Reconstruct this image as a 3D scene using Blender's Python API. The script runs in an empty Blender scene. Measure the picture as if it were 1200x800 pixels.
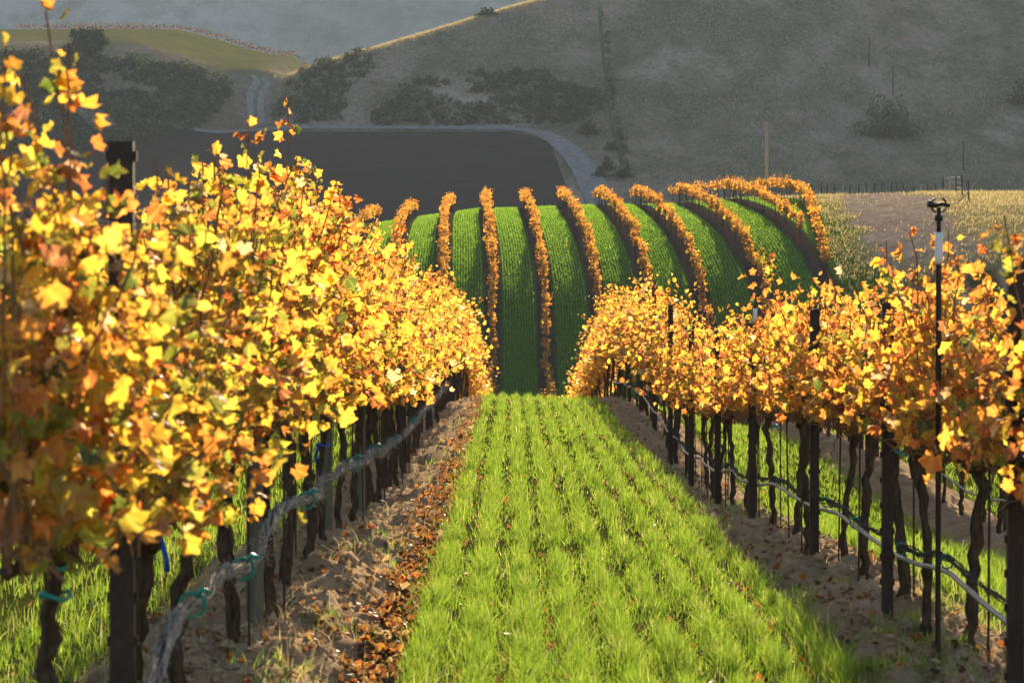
import bpy, math, random
import numpy as np
from mathutils import Vector

# ------------------------------------------------------------------ camera, sky, sun, exposure
S = bpy.context.scene
C = S.collection
R = math.radians
SUN_EL, SUN_AZ = 16.0, 3.8            # degrees; azimuth measured from +Y (down the rows) towards +X

cam_d = bpy.data.cameras.new("camera")
cam = bpy.data.objects.new("camera", cam_d); C.objects.link(cam)
cam.location = (0, 0, 1.65)
cam.rotation_euler = (R(90) - math.atan(43 / 3200), 0, 0)
cam_d.sensor_width = 36; cam_d.lens = 96
cam_d.clip_start = 0.1; cam_d.clip_end = 6000
cam_d.dof.use_dof = True; cam_d.dof.focus_distance = 27; cam_d.dof.aperture_fstop = 8.0
S.camera = cam

w = bpy.data.worlds.new("World"); S.world = w; w.use_nodes = True
nt = w.node_tree; bg = nt.nodes["Background"]
sky = nt.nodes.new("ShaderNodeTexSky"); sky.sky_type = 'NISHITA'; sky.sun_disc = False
sky.sun_elevation = R(SUN_EL); sky.sun_rotation = R(SUN_AZ)
nt.links.new(sky.outputs[0], bg.inputs[0]); bg.inputs[1].default_value = 0.068

sd = bpy.data.lights.new("sun", 'SUN'); sd.energy = 5.0; sd.angle = R(0.5); sd.color = (1.0, 0.80, 0.54)
sun = bpy.data.objects.new("sun", sd); C.objects.link(sun)
sv = Vector((math.sin(R(SUN_AZ)) * math.cos(R(SUN_EL)), math.cos(R(SUN_AZ)) * math.cos(R(SUN_EL)), math.sin(R(SUN_EL))))
sun.rotation_euler = sv.to_track_quat('Z', 'Y').to_euler()

S.view_settings.view_transform = 'Standard'; S.view_settings.look = 'None'
S.view_settings.exposure = 1.58; S.view_settings.gamma = 1.0
S.cycles.use_denoising = True
S.cycles.max_bounces = 12; S.cycles.diffuse_bounces = 6; S.cycles.transmission_bounces = 10
S.cycles.transparent_max_bounces = 4; S.cycles.volume_bounces = 0
S.cycles.sample_clamp_indirect = 6.0
S.cycles.caustics_reflective = False; S.cycles.caustics_refractive = False

rng = np.random.default_rng(7)
random.seed(7)

# ------------------------------------------------------------------ mesh helpers
def mesh_arrays(name, v, faces, attrs=None, smooth=True):
    """faces: list of (M,k) int arrays; attrs: {name: (N,) or (N,3)}"""
    v = np.asarray(v, dtype=np.float32)
    me = bpy.data.meshes.new(name)
    me.vertices.add(len(v)); me.vertices.foreach_set('co', v.ravel())
    idx = np.concatenate([f.ravel() for f in faces]).astype(np.int32)
    cnt = np.concatenate([np.full(len(f), f.shape[1]) for f in faces]).astype(np.int32)
    start = np.concatenate([[0], np.cumsum(cnt)[:-1]]).astype(np.int32)
    me.loops.add(len(idx)); me.loops.foreach_set('vertex_index', idx)
    me.polygons.add(len(cnt)); me.polygons.foreach_set('loop_start', start)
    me.update(calc_edges=True)
    me.polygons.foreach_set('use_smooth', np.full(len(cnt), smooth, dtype=bool))
    for k, a in (attrs or {}).items():
        a = np.asarray(a, dtype=np.float32)
        if a.ndim == 1:
            at = me.attributes.new(k, 'FLOAT', 'POINT'); at.data.foreach_set('value', a)
        else:
            at = me.attributes.new(k, 'FLOAT_COLOR', 'POINT')
            at.data.foreach_set('color', np.concatenate([a, np.ones((len(a), 1), np.float32)], 1).ravel())
    me.validate()
    return me

class Geo:
    """collects pieces of one mesh"""
    def __init__(self): self.v = []; self.f = {}; self.n = 0
    def add(self, v, faces):
        v = np.asarray(v, float)
        for f in faces:
            f = np.asarray(f, int); self.f.setdefault(f.shape[1], []).append(f + self.n)
        self.v.append(v); self.n += len(v)
    def tube(self, pts, rad, sides=8, noise=0.0, caps=True):
        pts = np.asarray(pts, float); n = len(pts)
        rad = np.broadcast_to(np.asarray(rad, float), (n,))
        t = np.gradient(pts, axis=0); t /= np.linalg.norm(t, axis=1, keepdims=True) + 1e-9
        ref = np.array([0.0, 0, 1]) if abs(t[:, 2]).mean() < 0.8 else np.array([1.0, 0, 0])
        a = np.cross(t, ref); a /= np.linalg.norm(a, axis=1, keepdims=True) + 1e-9
        b = np.cross(t, a)
        th = np.linspace(0, 2 * math.pi, sides, endpoint=False)
        rr = rad[:, None] * (1 + noise * rng.normal(size=(n, sides)))
        v = pts[:, None] + rr[..., None] * (np.cos(th)[None, :, None] * a[:, None] + np.sin(th)[None, :, None] * b[:, None])
        i = np.arange(n - 1)[:, None] * sides; j = np.arange(sides)[None]; k = (j + 1) % sides
        q = np.stack([i + j, i + k, i + sides + k, i + sides + j], -1).reshape(-1, 4)
        fs = [q]
        v = v.reshape(-1, 3)
        if caps:
            v = np.vstack([v, pts[0], pts[-1]]); m = n * sides; e = (n - 1) * sides
            fs.append(np.array([[m, (x + 1) % sides, x] for x in range(sides)] + [[m + 1, e + x, e + (x + 1) % sides] for x in range(sides)]))
        self.add(v, fs)
    def box(self, c, s, rz=0.0, bev=0.0):
        x, y, z = [u / 2 for u in s]
        if bev <= 0:
            v = np.array([[sx * x, sy * y, sz * z] for sz in (-1, 1) for sx, sy in ((-1, -1), (1, -1), (1, 1), (-1, 1))])
            f = [np.array([[0, 3, 2, 1], [4, 5, 6, 7], [0, 1, 5, 4], [1, 2, 6, 5], [2, 3, 7, 6], [3, 0, 4, 7]])]
        else:
            o = np.array([[-x + bev, -y], [x - bev, -y], [x, -y + bev], [x, y - bev], [x - bev, y], [-x + bev, y], [-x, y - bev], [-x, -y + bev]])
            self.prism(o, -z, z, c, rz); return
        ca, sa = math.cos(rz), math.sin(rz)
        v = v @ np.array([[ca, sa, 0], [-sa, ca, 0], [0, 0, 1]]) + np.asarray(c)
        self.add(v, f)
    def prism(self, o, z0, z1, c=(0, 0, 0), rz=0.0):
        o = np.asarray(o, float); n = len(o)
        v = np.vstack([np.c_[o, np.full(n, z0)], np.c_[o, np.full(n, z1)]])
        ca, sa = math.cos(rz), math.sin(rz)
        v = v @ np.array([[ca, sa, 0], [-sa, ca, 0], [0, 0, 1]]) + np.asarray(c)
        q = np.array([[i, (i + 1) % n, n + (i + 1) % n, n + i] for i in range(n)])
        self.add(v, [q, np.arange(n - 1, -1, -1)[None], (np.arange(n) + n)[None]])
    def mesh(self, name, smooth=True):
        return mesh_arrays(name, np.vstack(self.v), [np.vstack(f) for f in self.f.values()], smooth=smooth)

def link(name, me, mat=None, parent=None, kind=None, label=None, cat=None, group=None, loc=None):
    o = bpy.data.objects.new(name, me); C.objects.link(o)
    if mat is not None and me is not None and not me.materials: me.materials.append(mat)
    if parent is not None: o.parent = parent
    if kind: o['kind'] = kind
    if label: o['label'] = label
    if cat: o['category'] = cat
    if group: o['group'] = group
    if loc is not None: o.location = loc
    return o

# ------------------------------------------------------------------ noise and maths
_tab = np.random.default_rng(3).random((256, 256))
def vnoise(x, y):
    x = np.asarray(x, float); y = np.asarray(y, float)
    xi = np.floor(x).astype(int); yi = np.floor(y).astype(int); fx = x - xi; fy = y - yi
    fx = fx * fx * (3 - 2 * fx); fy = fy * fy * (3 - 2 * fy)
    g = lambda a, b: _tab[a & 255, b & 255]
    return (g(xi, yi) * (1 - fx) + g(xi + 1, yi) * fx) * (1 - fy) + (g(xi, yi + 1) * (1 - fx) + g(xi + 1, yi + 1) * fx) * fy - 0.5
def fbm(x, y, o=4):
    s = 0; a = 1.0
    for i in range(o):
        s = s + a * vnoise(x * 2 ** i + 17.3 * i, y * 2 ** i + 9.1 * i); a *= 0.5
    return s
def ss(a, b, x):
    t = np.clip((np.asarray(x, float) - a) / (b - a), 0, 1); return t * t * (3 - 2 * t)
def smin(a, b, k):
    h = np.clip(0.5 + 0.5 * (b - a) / k, 0, 1); return b * (1 - h) + a * h - k * h * (1 - h)

_PY = np.array([-40, 0, 40, 45, 50, 54, 60, 70, 85, 105, 125, 143, 152, 157, 162, 168, 175, 186, 206, 232, 239, 246, 262, 295, 330, 365, 390, 420, 489.0])
_PZ = np.array([0, 0, 0, -.01, -.08, -.22, -.68, -1.7, -3.1, -4.7, -5.5, -5.4, -4.6, -3.2, -1.0, 1.6, 3.5, 5.6, 8.0, 9.8, 10.0, 9.9, 8.8, 5.2, 3.6, 5.0, 8.5, 15.7, 33.0])
def _pchip():
    h = np.diff(_PY); d = np.diff(_PZ) / h; m = np.zeros(len(_PY))
    for i in range(1, len(_PY) - 1):
        if d[i - 1] * d[i] > 0:
            w1 = 2 * h[i] + h[i - 1]; w2 = h[i] + 2 * h[i - 1]
            m[i] = (w1 + w2) / (w1 / d[i - 1] + w2 / d[i])
    m[-1] = d[-1]
    return m
_PM = _pchip()
def prof(y):
    y = np.clip(y, _PY[0], _PY[-1]); i = np.clip(np.searchsorted(_PY, y) - 1, 0, len(_PY) - 2)
    h = _PY[i + 1] - _PY[i]; t = (y - _PY[i]) / h
    return ((1 + 2 * t) * (1 - t) ** 2 * _PZ[i] + t * (1 - t) ** 2 * h * _PM[i] + t * t * (3 - 2 * t) * _PZ[i + 1] + t * t * (t - 1) * h * _PM[i + 1])

ROW0, SP = -1.15, 3.2                  # left row of the central lane, row spacing
def row_x(k, y): return ROW0 + SP * k - 0.95 * ss(160, 228, y)

def H(x, y, rough=False):
    x = np.asarray(x, float); y = np.asarray(y, float)
    x, y = np.broadcast_arrays(x, y)
    hillw = ss(125, 155, y) * (1 - ss(240, 285, y))
    sh = (15 * ss(11, 19, x) + 10 * ss(19, 30, x)) * hillw
    yb = y + sh + (16 * ss(50, 70, -x) + 16 * ss(70, 95, -x)) * ss(385, 450, y)
    z = prof(yb)
    z = z + hillw * (-0.14 * np.maximum(0, -2.5 - x) * (1 - ss(30, 60, -x)) - 3.8 * ss(30, 60, -x) + 0.04 * np.clip(x, 0, 8))
    near = 1 - ss(60, 115, y)
    z = z - near * 0.05 * np.clip(x, -15, 15)
    side = ss(1.0, 1.5, np.abs(x - 0.45))
    dipl = 0.30 * ss(15, 26, y) * (1 - ss(52, 62, y))
    dipr = 0.32 * np.exp(-((y - 30) / 8.5) ** 2) + 0.08 * ss(15, 30, y) * (1 - ss(52, 62, y))
    z = z - side * np.where(x < 0.45, dipl, dipr) - near * 0.28 * ss(2.6, 4.5, x)
    u = np.mod(x - ROW0 + SP / 2, SP) - SP / 2
    berm = np.exp(-(u / 0.42) ** 4)
    z = z + near * 0.14 * berm
    if rough:
        m = near * np.exp(-(u / 0.62) ** 4)
        z = z + m * (0.10 * fbm(x * 3.1, y * 2.2, 2) + 0.12 * fbm(x * 8.5, y * 5.5, 3)) + near * 0.02 * fbm(x * 2, y * 2, 2)
    far = ss(482, 496, yb)
    up = np.maximum(0, yb - 489) * 0.384
    und = 2.2 * fbm(x / 55, y / 55, 3) * ss(489, 530, y) + 0.5 * fbm(x / 12, y / 12, 2) * ss(489, 510, y)
    big = z + up + und - 4.5 * np.exp(-((x + 49 - (y - 490) * .06) / 6) ** 2) * ss(487, 505, y) * (1 - ss(520, 545, y)) \
        - 2.0 * np.exp(-((x - 20 + (y - 440) * .03) / 4.0) ** 2) * ss(470, 520, y)
    cr = 46 + smin((x + 44) * 0.42, 29.0, 8.0)
    cl = 46.2 + smin(0.126 * (y - 523), 12.5, 3.0) + 6 * ss(50, 78, -x)
    cap = cl + (cr - cl) * ss(-50, -40, x)
    return np.where(yb > 440, smin(big, cap + und * .15, 3.5), z)

def at(px, py, y0=60.0, y1=1200.0):
    """point where the line of sight through a pixel of the photograph meets the ground"""
    ys = np.linspace(y0, y1, 6000); xs = (px - 600) / 3200 * ys; zs = 1.65 + (357 - py) / 3200 * ys
    hit = np.where(H(xs, ys) >= zs)[0]
    if not len(hit): return None
    i = hit[0]; return xs[i], ys[i], float(H(xs[i], ys[i]))

# ------------------------------------------------------------------ materials
def mat(name):
    m = bpy.data.materials.new(name); m.use_nodes = True
    n = m.node_tree.nodes; n.clear()
    return m, n, m.node_tree.links
def N(n, t, **kw):
    o = n.new(t)
    for k, v in kw.items(): setattr(o, k, v)
    return o
def noise(n, l, vec, scale, detail=4, rough=.55):
    t = N(n, 'ShaderNodeTexNoise'); t.inputs['Scale'].default_value = scale; t.inputs['Detail'].default_value = detail
    t.inputs['Roughness'].default_value = rough
    if vec is not None: l.new(vec, t.inputs['Vector'])
    return t.outputs[0]
def ramp(n, l, fac, stops):
    r = N(n, 'ShaderNodeValToRGB'); e = r.color_ramp.elements
    while len(e) < len(stops): e.new(0.5)
    for s, (p, c) in zip(e, stops): s.position = p; s.color = (*c, 1)
    l.new(fac, r.inputs[0]); return r.outputs[0]
def mix(n, l, fac, a, b, mode='MIX'):
    x = N(n, 'ShaderNodeMix', data_type='RGBA', blend_type=mode)
    for s, v in ((0, fac), (6, a), (7, b)):
        if isinstance(v, (int, float)): x.inputs[s].default_value = v
        elif isinstance(v, tuple): x.inputs[s].default_value = (*v, 1)
        else: l.new(v, x.inputs[s])
    return x.outputs[2]
def mapping(n, l, vec, sc):
    m = N(n, 'ShaderNodeMapping'); m.inputs['Scale'].default_value = sc; l.new(vec, m.inputs[0]); return m.outputs[0]
def attr(n, name, out='Fac'):
    a = N(n, 'ShaderNodeAttribute', attribute_name=name); return a.outputs[out]
def finish(n, l, col, rough=.9, bump=None, bs=.5, bd=.02, spec=.2, metal=0.0):
    p = N(n, 'ShaderNodeBsdfPrincipled'); o = N(n, 'ShaderNodeOutputMaterial')
    if isinstance(col, tuple): p.inputs['Base Color'].default_value = (*col, 1)
    else: l.new(col, p.inputs['Base Color'])
    p.inputs['Roughness'].default_value = rough; p.inputs['Specular IOR Level'].default_value = spec
    p.inputs['Metallic'].default_value = metal
    if bump is not None:
        b = N(n, 'ShaderNodeBump'); b.inputs['Strength'].default_value = bs; b.inputs['Distance'].default_value = bd
        l.new(bump, b.inputs['Height']); l.new(b.outputs[0], p.inputs['Normal'])
    l.new(p.outputs[0], o.inputs[0]); return p
def simple(name, c1, c2, scale=20, rough=.8, bd=.004, metal=0.0, stretch=(1, 1, 1), spec=None):
    spec = (.0 if rough >= .9 else .25) if spec is None else spec
    m, n, l = mat(name); tc = N(n, 'ShaderNodeTexCoord').outputs['Object']
    v = mapping(n, l, tc, stretch); f = noise(n, l, v, scale, 5)
    finish(n, l, ramp(n, l, f, [(.3, c1), (.7, c2)]), rough, f, .6, bd, spec, metal); return m

def foliage_mat(name, trans=.5, sat=1.0, gloss=.035, spots=True):
    m, n, l = mat(name); c = attr(n, 'leaf_colour', 'Color')
    tc = N(n, 'ShaderNodeTexCoord').outputs['Object']
    if spots:
        sx = N(n, 'ShaderNodeSeparateXYZ'); l.new(attr(n, 'leaf_uv', 'Vector'), sx.inputs[0])
        ax = N(n, 'ShaderNodeMath', operation='ADD'); l.new(sx.outputs[0], ax.inputs[0]); ax.inputs[1].default_value = .36
        an = N(n, 'ShaderNodeMath', operation='ARCTAN2'); l.new(sx.outputs[1], an.inputs[0]); l.new(ax.outputs[0], an.inputs[1])
        a3 = N(n, 'ShaderNodeMath', operation='MULTIPLY'); l.new(an.outputs[0], a3.inputs[0]); a3.inputs[1].default_value = 3.4
        si = N(n, 'ShaderNodeMath', operation='SINE'); l.new(a3.outputs[0], si.inputs[0])
        ab = N(n, 'ShaderNodeMath', operation='ABSOLUTE'); l.new(si.outputs[0], ab.inputs[0])
        c = mix(n, l, ramp(n, l, ab.outputs[0], [(.0, (.55, .55, .55)), (.28, (0, 0, 0))]), c, (.52, .47, .12))
        c = mix(n, l, ramp(n, l, ab.outputs[0], [(.55, (0, 0, 0)), (1.0, (.55, .55, .55))]), c, (.80, .56, .40), 'MULTIPLY')
        f = noise(n, l, tc, 70, 3); e = attr(n, 'leaf_edge')
        k = N(n, 'ShaderNodeMath', operation='MULTIPLY'); l.new(f, k.inputs[0]); l.new(e, k.inputs[1])
        g = ramp(n, l, k.outputs[0], [(.34, (0, 0, 0)), (.60, (1, 1, 1))])
        c = mix(n, l, g, c, (.20, .075, .02))
        c = mix(n, l, .35, c, ramp(n, l, noise(n, l, tc, 25, 2), [(.3, (.55, .5, .5)), (.7, (1.25, 1.2, 1.1))]), 'MULTIPLY')
    d = N(n, 'ShaderNodeBsdfDiffuse'); t = N(n, 'ShaderNodeBsdfTranslucent'); gl = N(n, 'ShaderNodeBsdfGlossy')
    gl.inputs['Roughness'].default_value = .42; gl.inputs['Color'].default_value = (.8, .8, .8, 1)
    l.new(c, d.inputs[0])
    h = N(n, 'ShaderNodeHueSaturation'); h.inputs['Saturation'].default_value = 1.0; h.inputs['Value'].default_value = 1.25 * sat
    l.new(c, h.inputs['Color']); l.new(h.outputs[0], t.inputs[0])
    a = N(n, 'ShaderNodeMixShader'); a.inputs[0].default_value = trans; l.new(d.outputs[0], a.inputs[1]); l.new(t.outputs[0], a.inputs[2])
    b = N(n, 'ShaderNodeMixShader'); b.inputs[0].default_value = gloss; l.new(a.outputs[0], b.inputs[1]); l.new(gl.outputs[0], b.inputs[2])
    o = N(n, 'ShaderNodeOutputMaterial'); l.new(b.outputs[0], o.inputs[0]); return m

M = {}
M['leaf'] = foliage_mat('autumn_leaf', .72, .96)
M['grass'] = foliage_mat('grass_blade', .5, gloss=.03, spots=False)
M['bush'] = foliage_mat('scrub_leaf', .2, gloss=.02, spots=False)
M['bark'] = simple('vine_bark', (.030, .021, .015), (.115, .082, .058), 55, .95, .012, stretch=(1, 1, .22))
M['cane'] = simple('cane', (.14, .065, .028), (.30, .17, .08), 30, .7)
M['steel'] = simple('rusty_steel', (.018, .012, .010), (.060, .030, .020), 35, .65, .002, .0, spec=.4)
M['wood'] = simple('weathered_wood', (.09, .085, .065), (.21, .20, .155), 26, .9, .004, stretch=(1, 1, .06))
M['white'] = simple('white_plastic', (.70, .70, .68), (.80, .80, .78), 12, .5)
M['black'] = simple('black_plastic', (.012, .012, .012), (.03, .03, .03), 20, .45)
M['hose'] = simple('grey_hose', (.16, .165, .17), (.26, .265, .27), 14, .5)
M['net'] = simple('netting', (.17, .155, .135), (.42, .39, .34), 60, .9, .01, stretch=(1, .3, 1))
M['netd'] = simple('dark_netting', (.05, .048, .045), (.16, .15, .135), 60, .95, .01, stretch=(1, .3, 1))
M['wire'] = simple('wire', (.16, .155, .145), (.26, .25, .23), 8, .9)
M['blue'] = simple('blue_tape', (.008, .07, .42), (.015, .14, .62), 15, .5)
M['teal'] = simple('teal_tape', (.01, .23, .20), (.03, .38, .33), 15, .5)
M['pole'] = simple('pole_wood', (.32, .23, .14), (.50, .37, .24), 12, .9, .01, stretch=(1, 1, .1))

def ground_mat():
    m, n, l = mat('vineyard_soil'); tc = N(n, 'ShaderNodeTexCoord').outputs['Object']
    z = attr(n, 'berm')
    a = noise(n, l, tc, 5, 8, .65); b = noise(n, l, tc, 32, 6, .6)
    soil = ramp(n, l, a, [(.25, (.22, .145, .083)), (.5, (.46, .33, .20)), (.75, (.60, .46, .30))])
    soil = mix(n, l, .5, soil, ramp(n, l, b, [(.3, (.5, .5, .5)), (.7, (1.2, 1.15, 1.1))]), 'MULTIPLY')
    grs = ramp(n, l, b, [(.3, (.030, .035, .010)), (.55, (.06, .07, .018)), (.75, (.15, .11, .055))])
    k = N(n, 'ShaderNodeMath', operation='ADD'); l.new(b, k.inputs[0]); l.new(z, k.inputs[1])
    c = mix(n, l, ramp(n, l, k.outputs[0], [(.8, (0, 0, 0)), (1.0, (1, 1, 1))]), grs, soil)
    bm = mix(n, l, .6, a, b)
    finish(n, l, c, 1.0, bm, 1.0, .07, .0); return m
M['soil'] = ground_mat()

def hill_mat():
    m, n, l = mat('vineyard_slope'); tc = N(n, 'ShaderNodeTexCoord').outputs['Object']
    b = noise(n, l, tc, 3.0, 6); strip = attr(n, 'strip'); dry = attr(n, 'dry')
    g = ramp(n, l, b, [(.3, (.045, .085, .012)), (.7, (.085, .15, .018))])
    s = ramp(n, l, b, [(.3, (.030, .022, .016)), (.7, (.075, .055, .040))])
    d = ramp(n, l, noise(n, l, tc, .6, 8, .7), [(.3, (.15, .125, .05)), (.55, (.25, .195, .085)), (.75, (.30, .24, .13))])
    c = mix(n, l, strip, g, s); c = mix(n, l, dry, c, d)
    c = mix(n, l, attr(n, 'dirt'), c, ramp(n, l, noise(n, l, mapping(n, l, tc, (1, .5, 1)), 1.1, 8, .7), [(.3, (.15, .11, .08)), (.5, (.26, .20, .15)), (.7, (.38, .30, .23))]))
    finish(n, l, c, 1.0, b, .8, .08, .0); return m
M['slope'] = hill_mat()

def wild_mat(name, stops, grn, s1=.02, s2=.25, streak=(1, .45, .45), grain=.75):
    m, n, l = mat(name); tc = N(n, 'ShaderNodeTexCoord').outputs['Object']
    v = mapping(n, l, tc, streak)
    a = noise(n, l, v, s1, 9, .62); b = noise(n, l, v, s2, 8, .7); f = noise(n, l, v, 1.3, 6, .8)
    c = ramp(n, l, a, stops)
    c = mix(n, l, ramp(n, l, b, [(.42, (0, 0, 0)), (.66, (1, 1, 1))]), c, grn)
    c = mix(n, l, grain, c, ramp(n, l, f, [(.32, (.45, .45, .45)), (.68, (1.5, 1.5, 1.5))]), 'MULTIPLY')
    gold = attr(n, 'gold')
    c = mix(n, l, gold, c, ramp(n, l, b, [(.3, (.07, .085, .022)), (.7, (.15, .14, .05))]))
    finish(n, l, c, 1.0, b, .7, .6, .0); return m
M['far'] = wild_mat('scrub_hillside', [(.30, (.16, .105, .075)), (.44, (.30, .225, .165)), (.55, (.15, .14, .08)), (.68, (.42, .345, .26))], (.115, .115, .058), .022, .12)
M['distant'] = wild_mat('distant_hillside', [(.3, (.24, .235, .20)), (.5, (.36, .35, .29)), (.7, (.44, .42, .35))], (.20, .21, .17), .006, .05, (1, .45, .45), .3)
M['plough'] = simple('ploughed_soil', (.026, .021, .017), (.056, .045, .036), 1.6, .95, .25, stretch=(.06, 2.2, 1))
M['road'] = simple('dirt_road', (.18, .17, .155), (.28, .265, .235), .8, .95, .05)
M['clod'] = simple('clod', (.24, .165, .10), (.48, .36, .235), 9, 1.0, .01)
M['track'] = simple('pale_track', (.24, .22, .185), (.36, .33, .28), .8, .95, .05)
M['verge'] = simple('verge_grass', (.05, .075, .03), (.12, .13, .06), 1.5, .95, .1)
M['dirt'] = simple('bare_dirt', (.20, .15, .115), (.36, .285, .22), .7, .95, .12, stretch=(1, 1.6, 1))

# ------------------------------------------------------------------ terrain sheets
def grid(name, xs, ys, m, fn=None, attrs=None):
    X, Y = np.meshgrid(xs, ys); Z = (fn or H)(X, Y)
    nx, ny = len(xs), len(ys)
    i = np.arange(ny - 1)[:, None] * nx; j = np.arange(nx - 1)[None]
    q = np.stack([i + j, i + j + 1, i + nx + j + 1, i + nx + j], -1).reshape(-1, 4)
    at_ = {k: f(X, Y, Z).ravel() for k, f in (attrs or {}).items()}
    return link(name, mesh_arrays(name, np.stack([X, Y, Z], -1).reshape(-1, 3), [q], at_), m, kind='structure')

DPX = np.array([24.6, 25.2, 26.2, 27.4, 28.9]); DPY = np.array([165.0, 178, 192, 205, 218])
def dirt_zone(X, Y):
    d = np.abs(X - np.interp(Y, DPY, DPX)) + 1.7 * fbm(X / 2.2, Y / 4, 4)
    return (1 - ss(2.2, 3.8, d)) * ss(150, 162, Y) * (1 - ss(214, 224, Y))
HP = np.array([(13.6, 231), (17.3, 223), (20.2, 211), (21.0, 200), (20.2, 185), (18.7, 167), (18.1, 157)], float)
xs = np.unique(np.round(np.concatenate([np.arange(-60, -8, 2.0), np.arange(-8, -2.1, .2), np.arange(-2.1, 3.1, .05), np.arange(3.1, 7, .12), np.arange(7, 14, .4), np.arange(14, 61, 2.0)]), 4))
ys = np.unique(np.round(np.concatenate([np.arange(-14, 5, .5), np.arange(5, 24, .07), np.arange(24, 60, .17), np.arange(60, 152.1, 1.0)]), 4))
def near_h(X, Y):
    return H(X, Y, True)
def berm_a(X, Y, Z):
    u = np.mod(X - ROW0 + SP / 2, SP) - SP / 2
    return np.exp(-(u / 0.66) ** 6)
grid('ground', xs, ys, M['soil'], near_h, {'berm': berm_a})
xs = np.unique(np.round(np.concatenate([np.arange(-60, -16, 2.0), np.arange(-16, 26, .2), np.arange(26, 60, .8), np.arange(60, 131, 4.0)]), 4))
ys = np.unique(np.round(np.concatenate([np.arange(152, 300.1, .7), [300.0]]), 4))
def strip_a(X, Y, Z):
    u = np.mod(X - row_x(0, Y) + SP / 2, SP) - SP / 2
    return (1 - ss(.45, .65, np.abs(u))) * ((X > -16) & (X < 19.5)) * ss(150, 158, Y) * (1 - ss(238, 242, Y))
def dry_a(X, Y, Z):
    return np.clip(ss(21, 24, X + 1.5 * fbm(X / 5, Y / 5, 3)), 0, 1)
grid('vineyard_hill', xs, ys, M['slope'], None, {'strip': strip_a, 'dry': dry_a, 'dirt': lambda X, Y, Z: dirt_zone(X, Y)})
def gold_a(X, Y, Z):
    return ss(-48, -54, X) * ss(522, 530, Y + 3 * fbm(X / 8, Y / 8, 2)) * 1.0 if False else (1 - ss(-52, -44, X)) * ss(520, 532, Y + 6 * fbm(X / 8, Y / 8, 2))
grid('hill', np.arange(-230, 262, 2.0), np.unique(np.concatenate([np.arange(300, 640, 1.6), np.arange(640, 760, 10.0)])), M['far'], None, {'gold': gold_a})
def dist_h(X, Y):
    z = 20 + 0.33 * np.maximum(0, Y - 800 - .12 * (X + 100)) + 16 * fbm(X / 160 + 3, Y / 160, 3) + 3 * fbm(X / 30, Y / 30, 3)
    return smin(z, 135 + 8 * fbm(X / 90, Y / 90, 2), 14)
grid('distant_hill', np.arange(-700, 701, 8.0), np.arange(748, 1500, 8.0), M['distant'], dist_h, {'gold': lambda X, Y, Z: X * 0})

def ribbon(name, pts, width, m, lift=.1, n=90, across=5, kind='structure'):
    p = np.array([q[:2] for q in pts], float)
    d = np.concatenate([[0], np.cumsum(np.linalg.norm(np.diff(p, axis=0), axis=1))])
    s = np.linspace(0, d[-1], n)
    c = np.stack([np.interp(s, d, p[:, 0]), np.interp(s, d, p[:, 1])], 1)
    for _ in range(4): c[1:-1] = (c[:-2] + 2 * c[1:-1] + c[2:]) / 4
    t = np.gradient(c, axis=0); t /= np.linalg.norm(t, axis=1, keepdims=True)
    nn = np.stack([-t[:, 1], t[:, 0]], 1)
    wd = np.interp(s, d, np.broadcast_to(np.asarray(width, float), (len(p),)))
    a = np.linspace(-.5, .5, across)
    edge = wd[:, None] * a[None] * (1 + .12 * fbm(s[:, None] / 3, a[None] * 3 + 5, 2))
    XY = c[:, None] + nn[:, None] * edge[..., None]
    Z = H(XY[..., 0], XY[..., 1]) + lift
    i = np.arange(n - 1)[:, None] * across; j = np.arange(across - 1)[None]
    q = np.stack([i + j, i + j + 1, i + across + j + 1, i + across + j], -1).reshape(-1, 4)
    return link(name, mesh_arrays(name, np.dstack([XY, Z]).reshape(-1, 3), [q]), m, kind=kind)

def world(px): return [at(*p) for p in px if at(*p) is not None]
# ploughed field beyond the vineyard hill: a sheet laid over the slope
fx = np.linspace(0, 1, 60); fy = np.linspace(0, 1, 60)
FX, FY = np.meshgrid(fx, fy)
YE = lambda X: 486.5 - (16 * ss(50, 70, -X) + 16 * ss(70, 95, -X))
xr = lambda Yn: 10.8 - 4.6 * np.clip((Yn - 400) / 86, 0, 1) - 7 * np.clip((Yn - 470) / 16, 0, 1) ** 3
Yn = 385 + FY * 101.5
PX = -112 + FX * (xr(Yn) + 112)
PYy = 385 + FY * (YE(PX) - 385)
q = np.arange(59)[:, None] * 60 + np.arange(59)[None]
q = np.stack([q, q + 1, q + 61, q + 60], -1).reshape(-1, 4)
link('field', mesh_arrays('field', np.dstack([PX, PYy, H(PX, PYy) + .12]).reshape(-1, 3), [q]), M['plough'], kind='structure')
roadpts = [(-105, YE(-105.) + 3.2), (-80, YE(-80.) + 3.2), (-60, YE(-60.) + 3), (-42, 489.4), (-20, 489.4), (0, 489), (5.5, 485), (9.2, 473), (12, 455), (13.6, 435), (14.6, 415), (15.4, 395), (16, 375)]
ribbon('road', roadpts, [1.8, 1.8, 2, 2.2, 2.2, 2.4, 3.4, 4.2, 4.6, 4.8, 4.8, 4.8, 4.8], M['road'], .2, 140)
tr = world([(301, 147), (300, 135), (299, 120), (302, 108), (309, 99), (303, 92)])
for dx in (-1.0, 1.0):
    ribbon('track', [(p[0] + dx, p[1]) for p in tr], 1.2, M['track'], .2, 50, 3)
ribbon('path', world([(731, 205), (722, 165), (712, 110), (706, 60), (702, 10)]), .7, M['verge'], .15, 60, 3)
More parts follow.
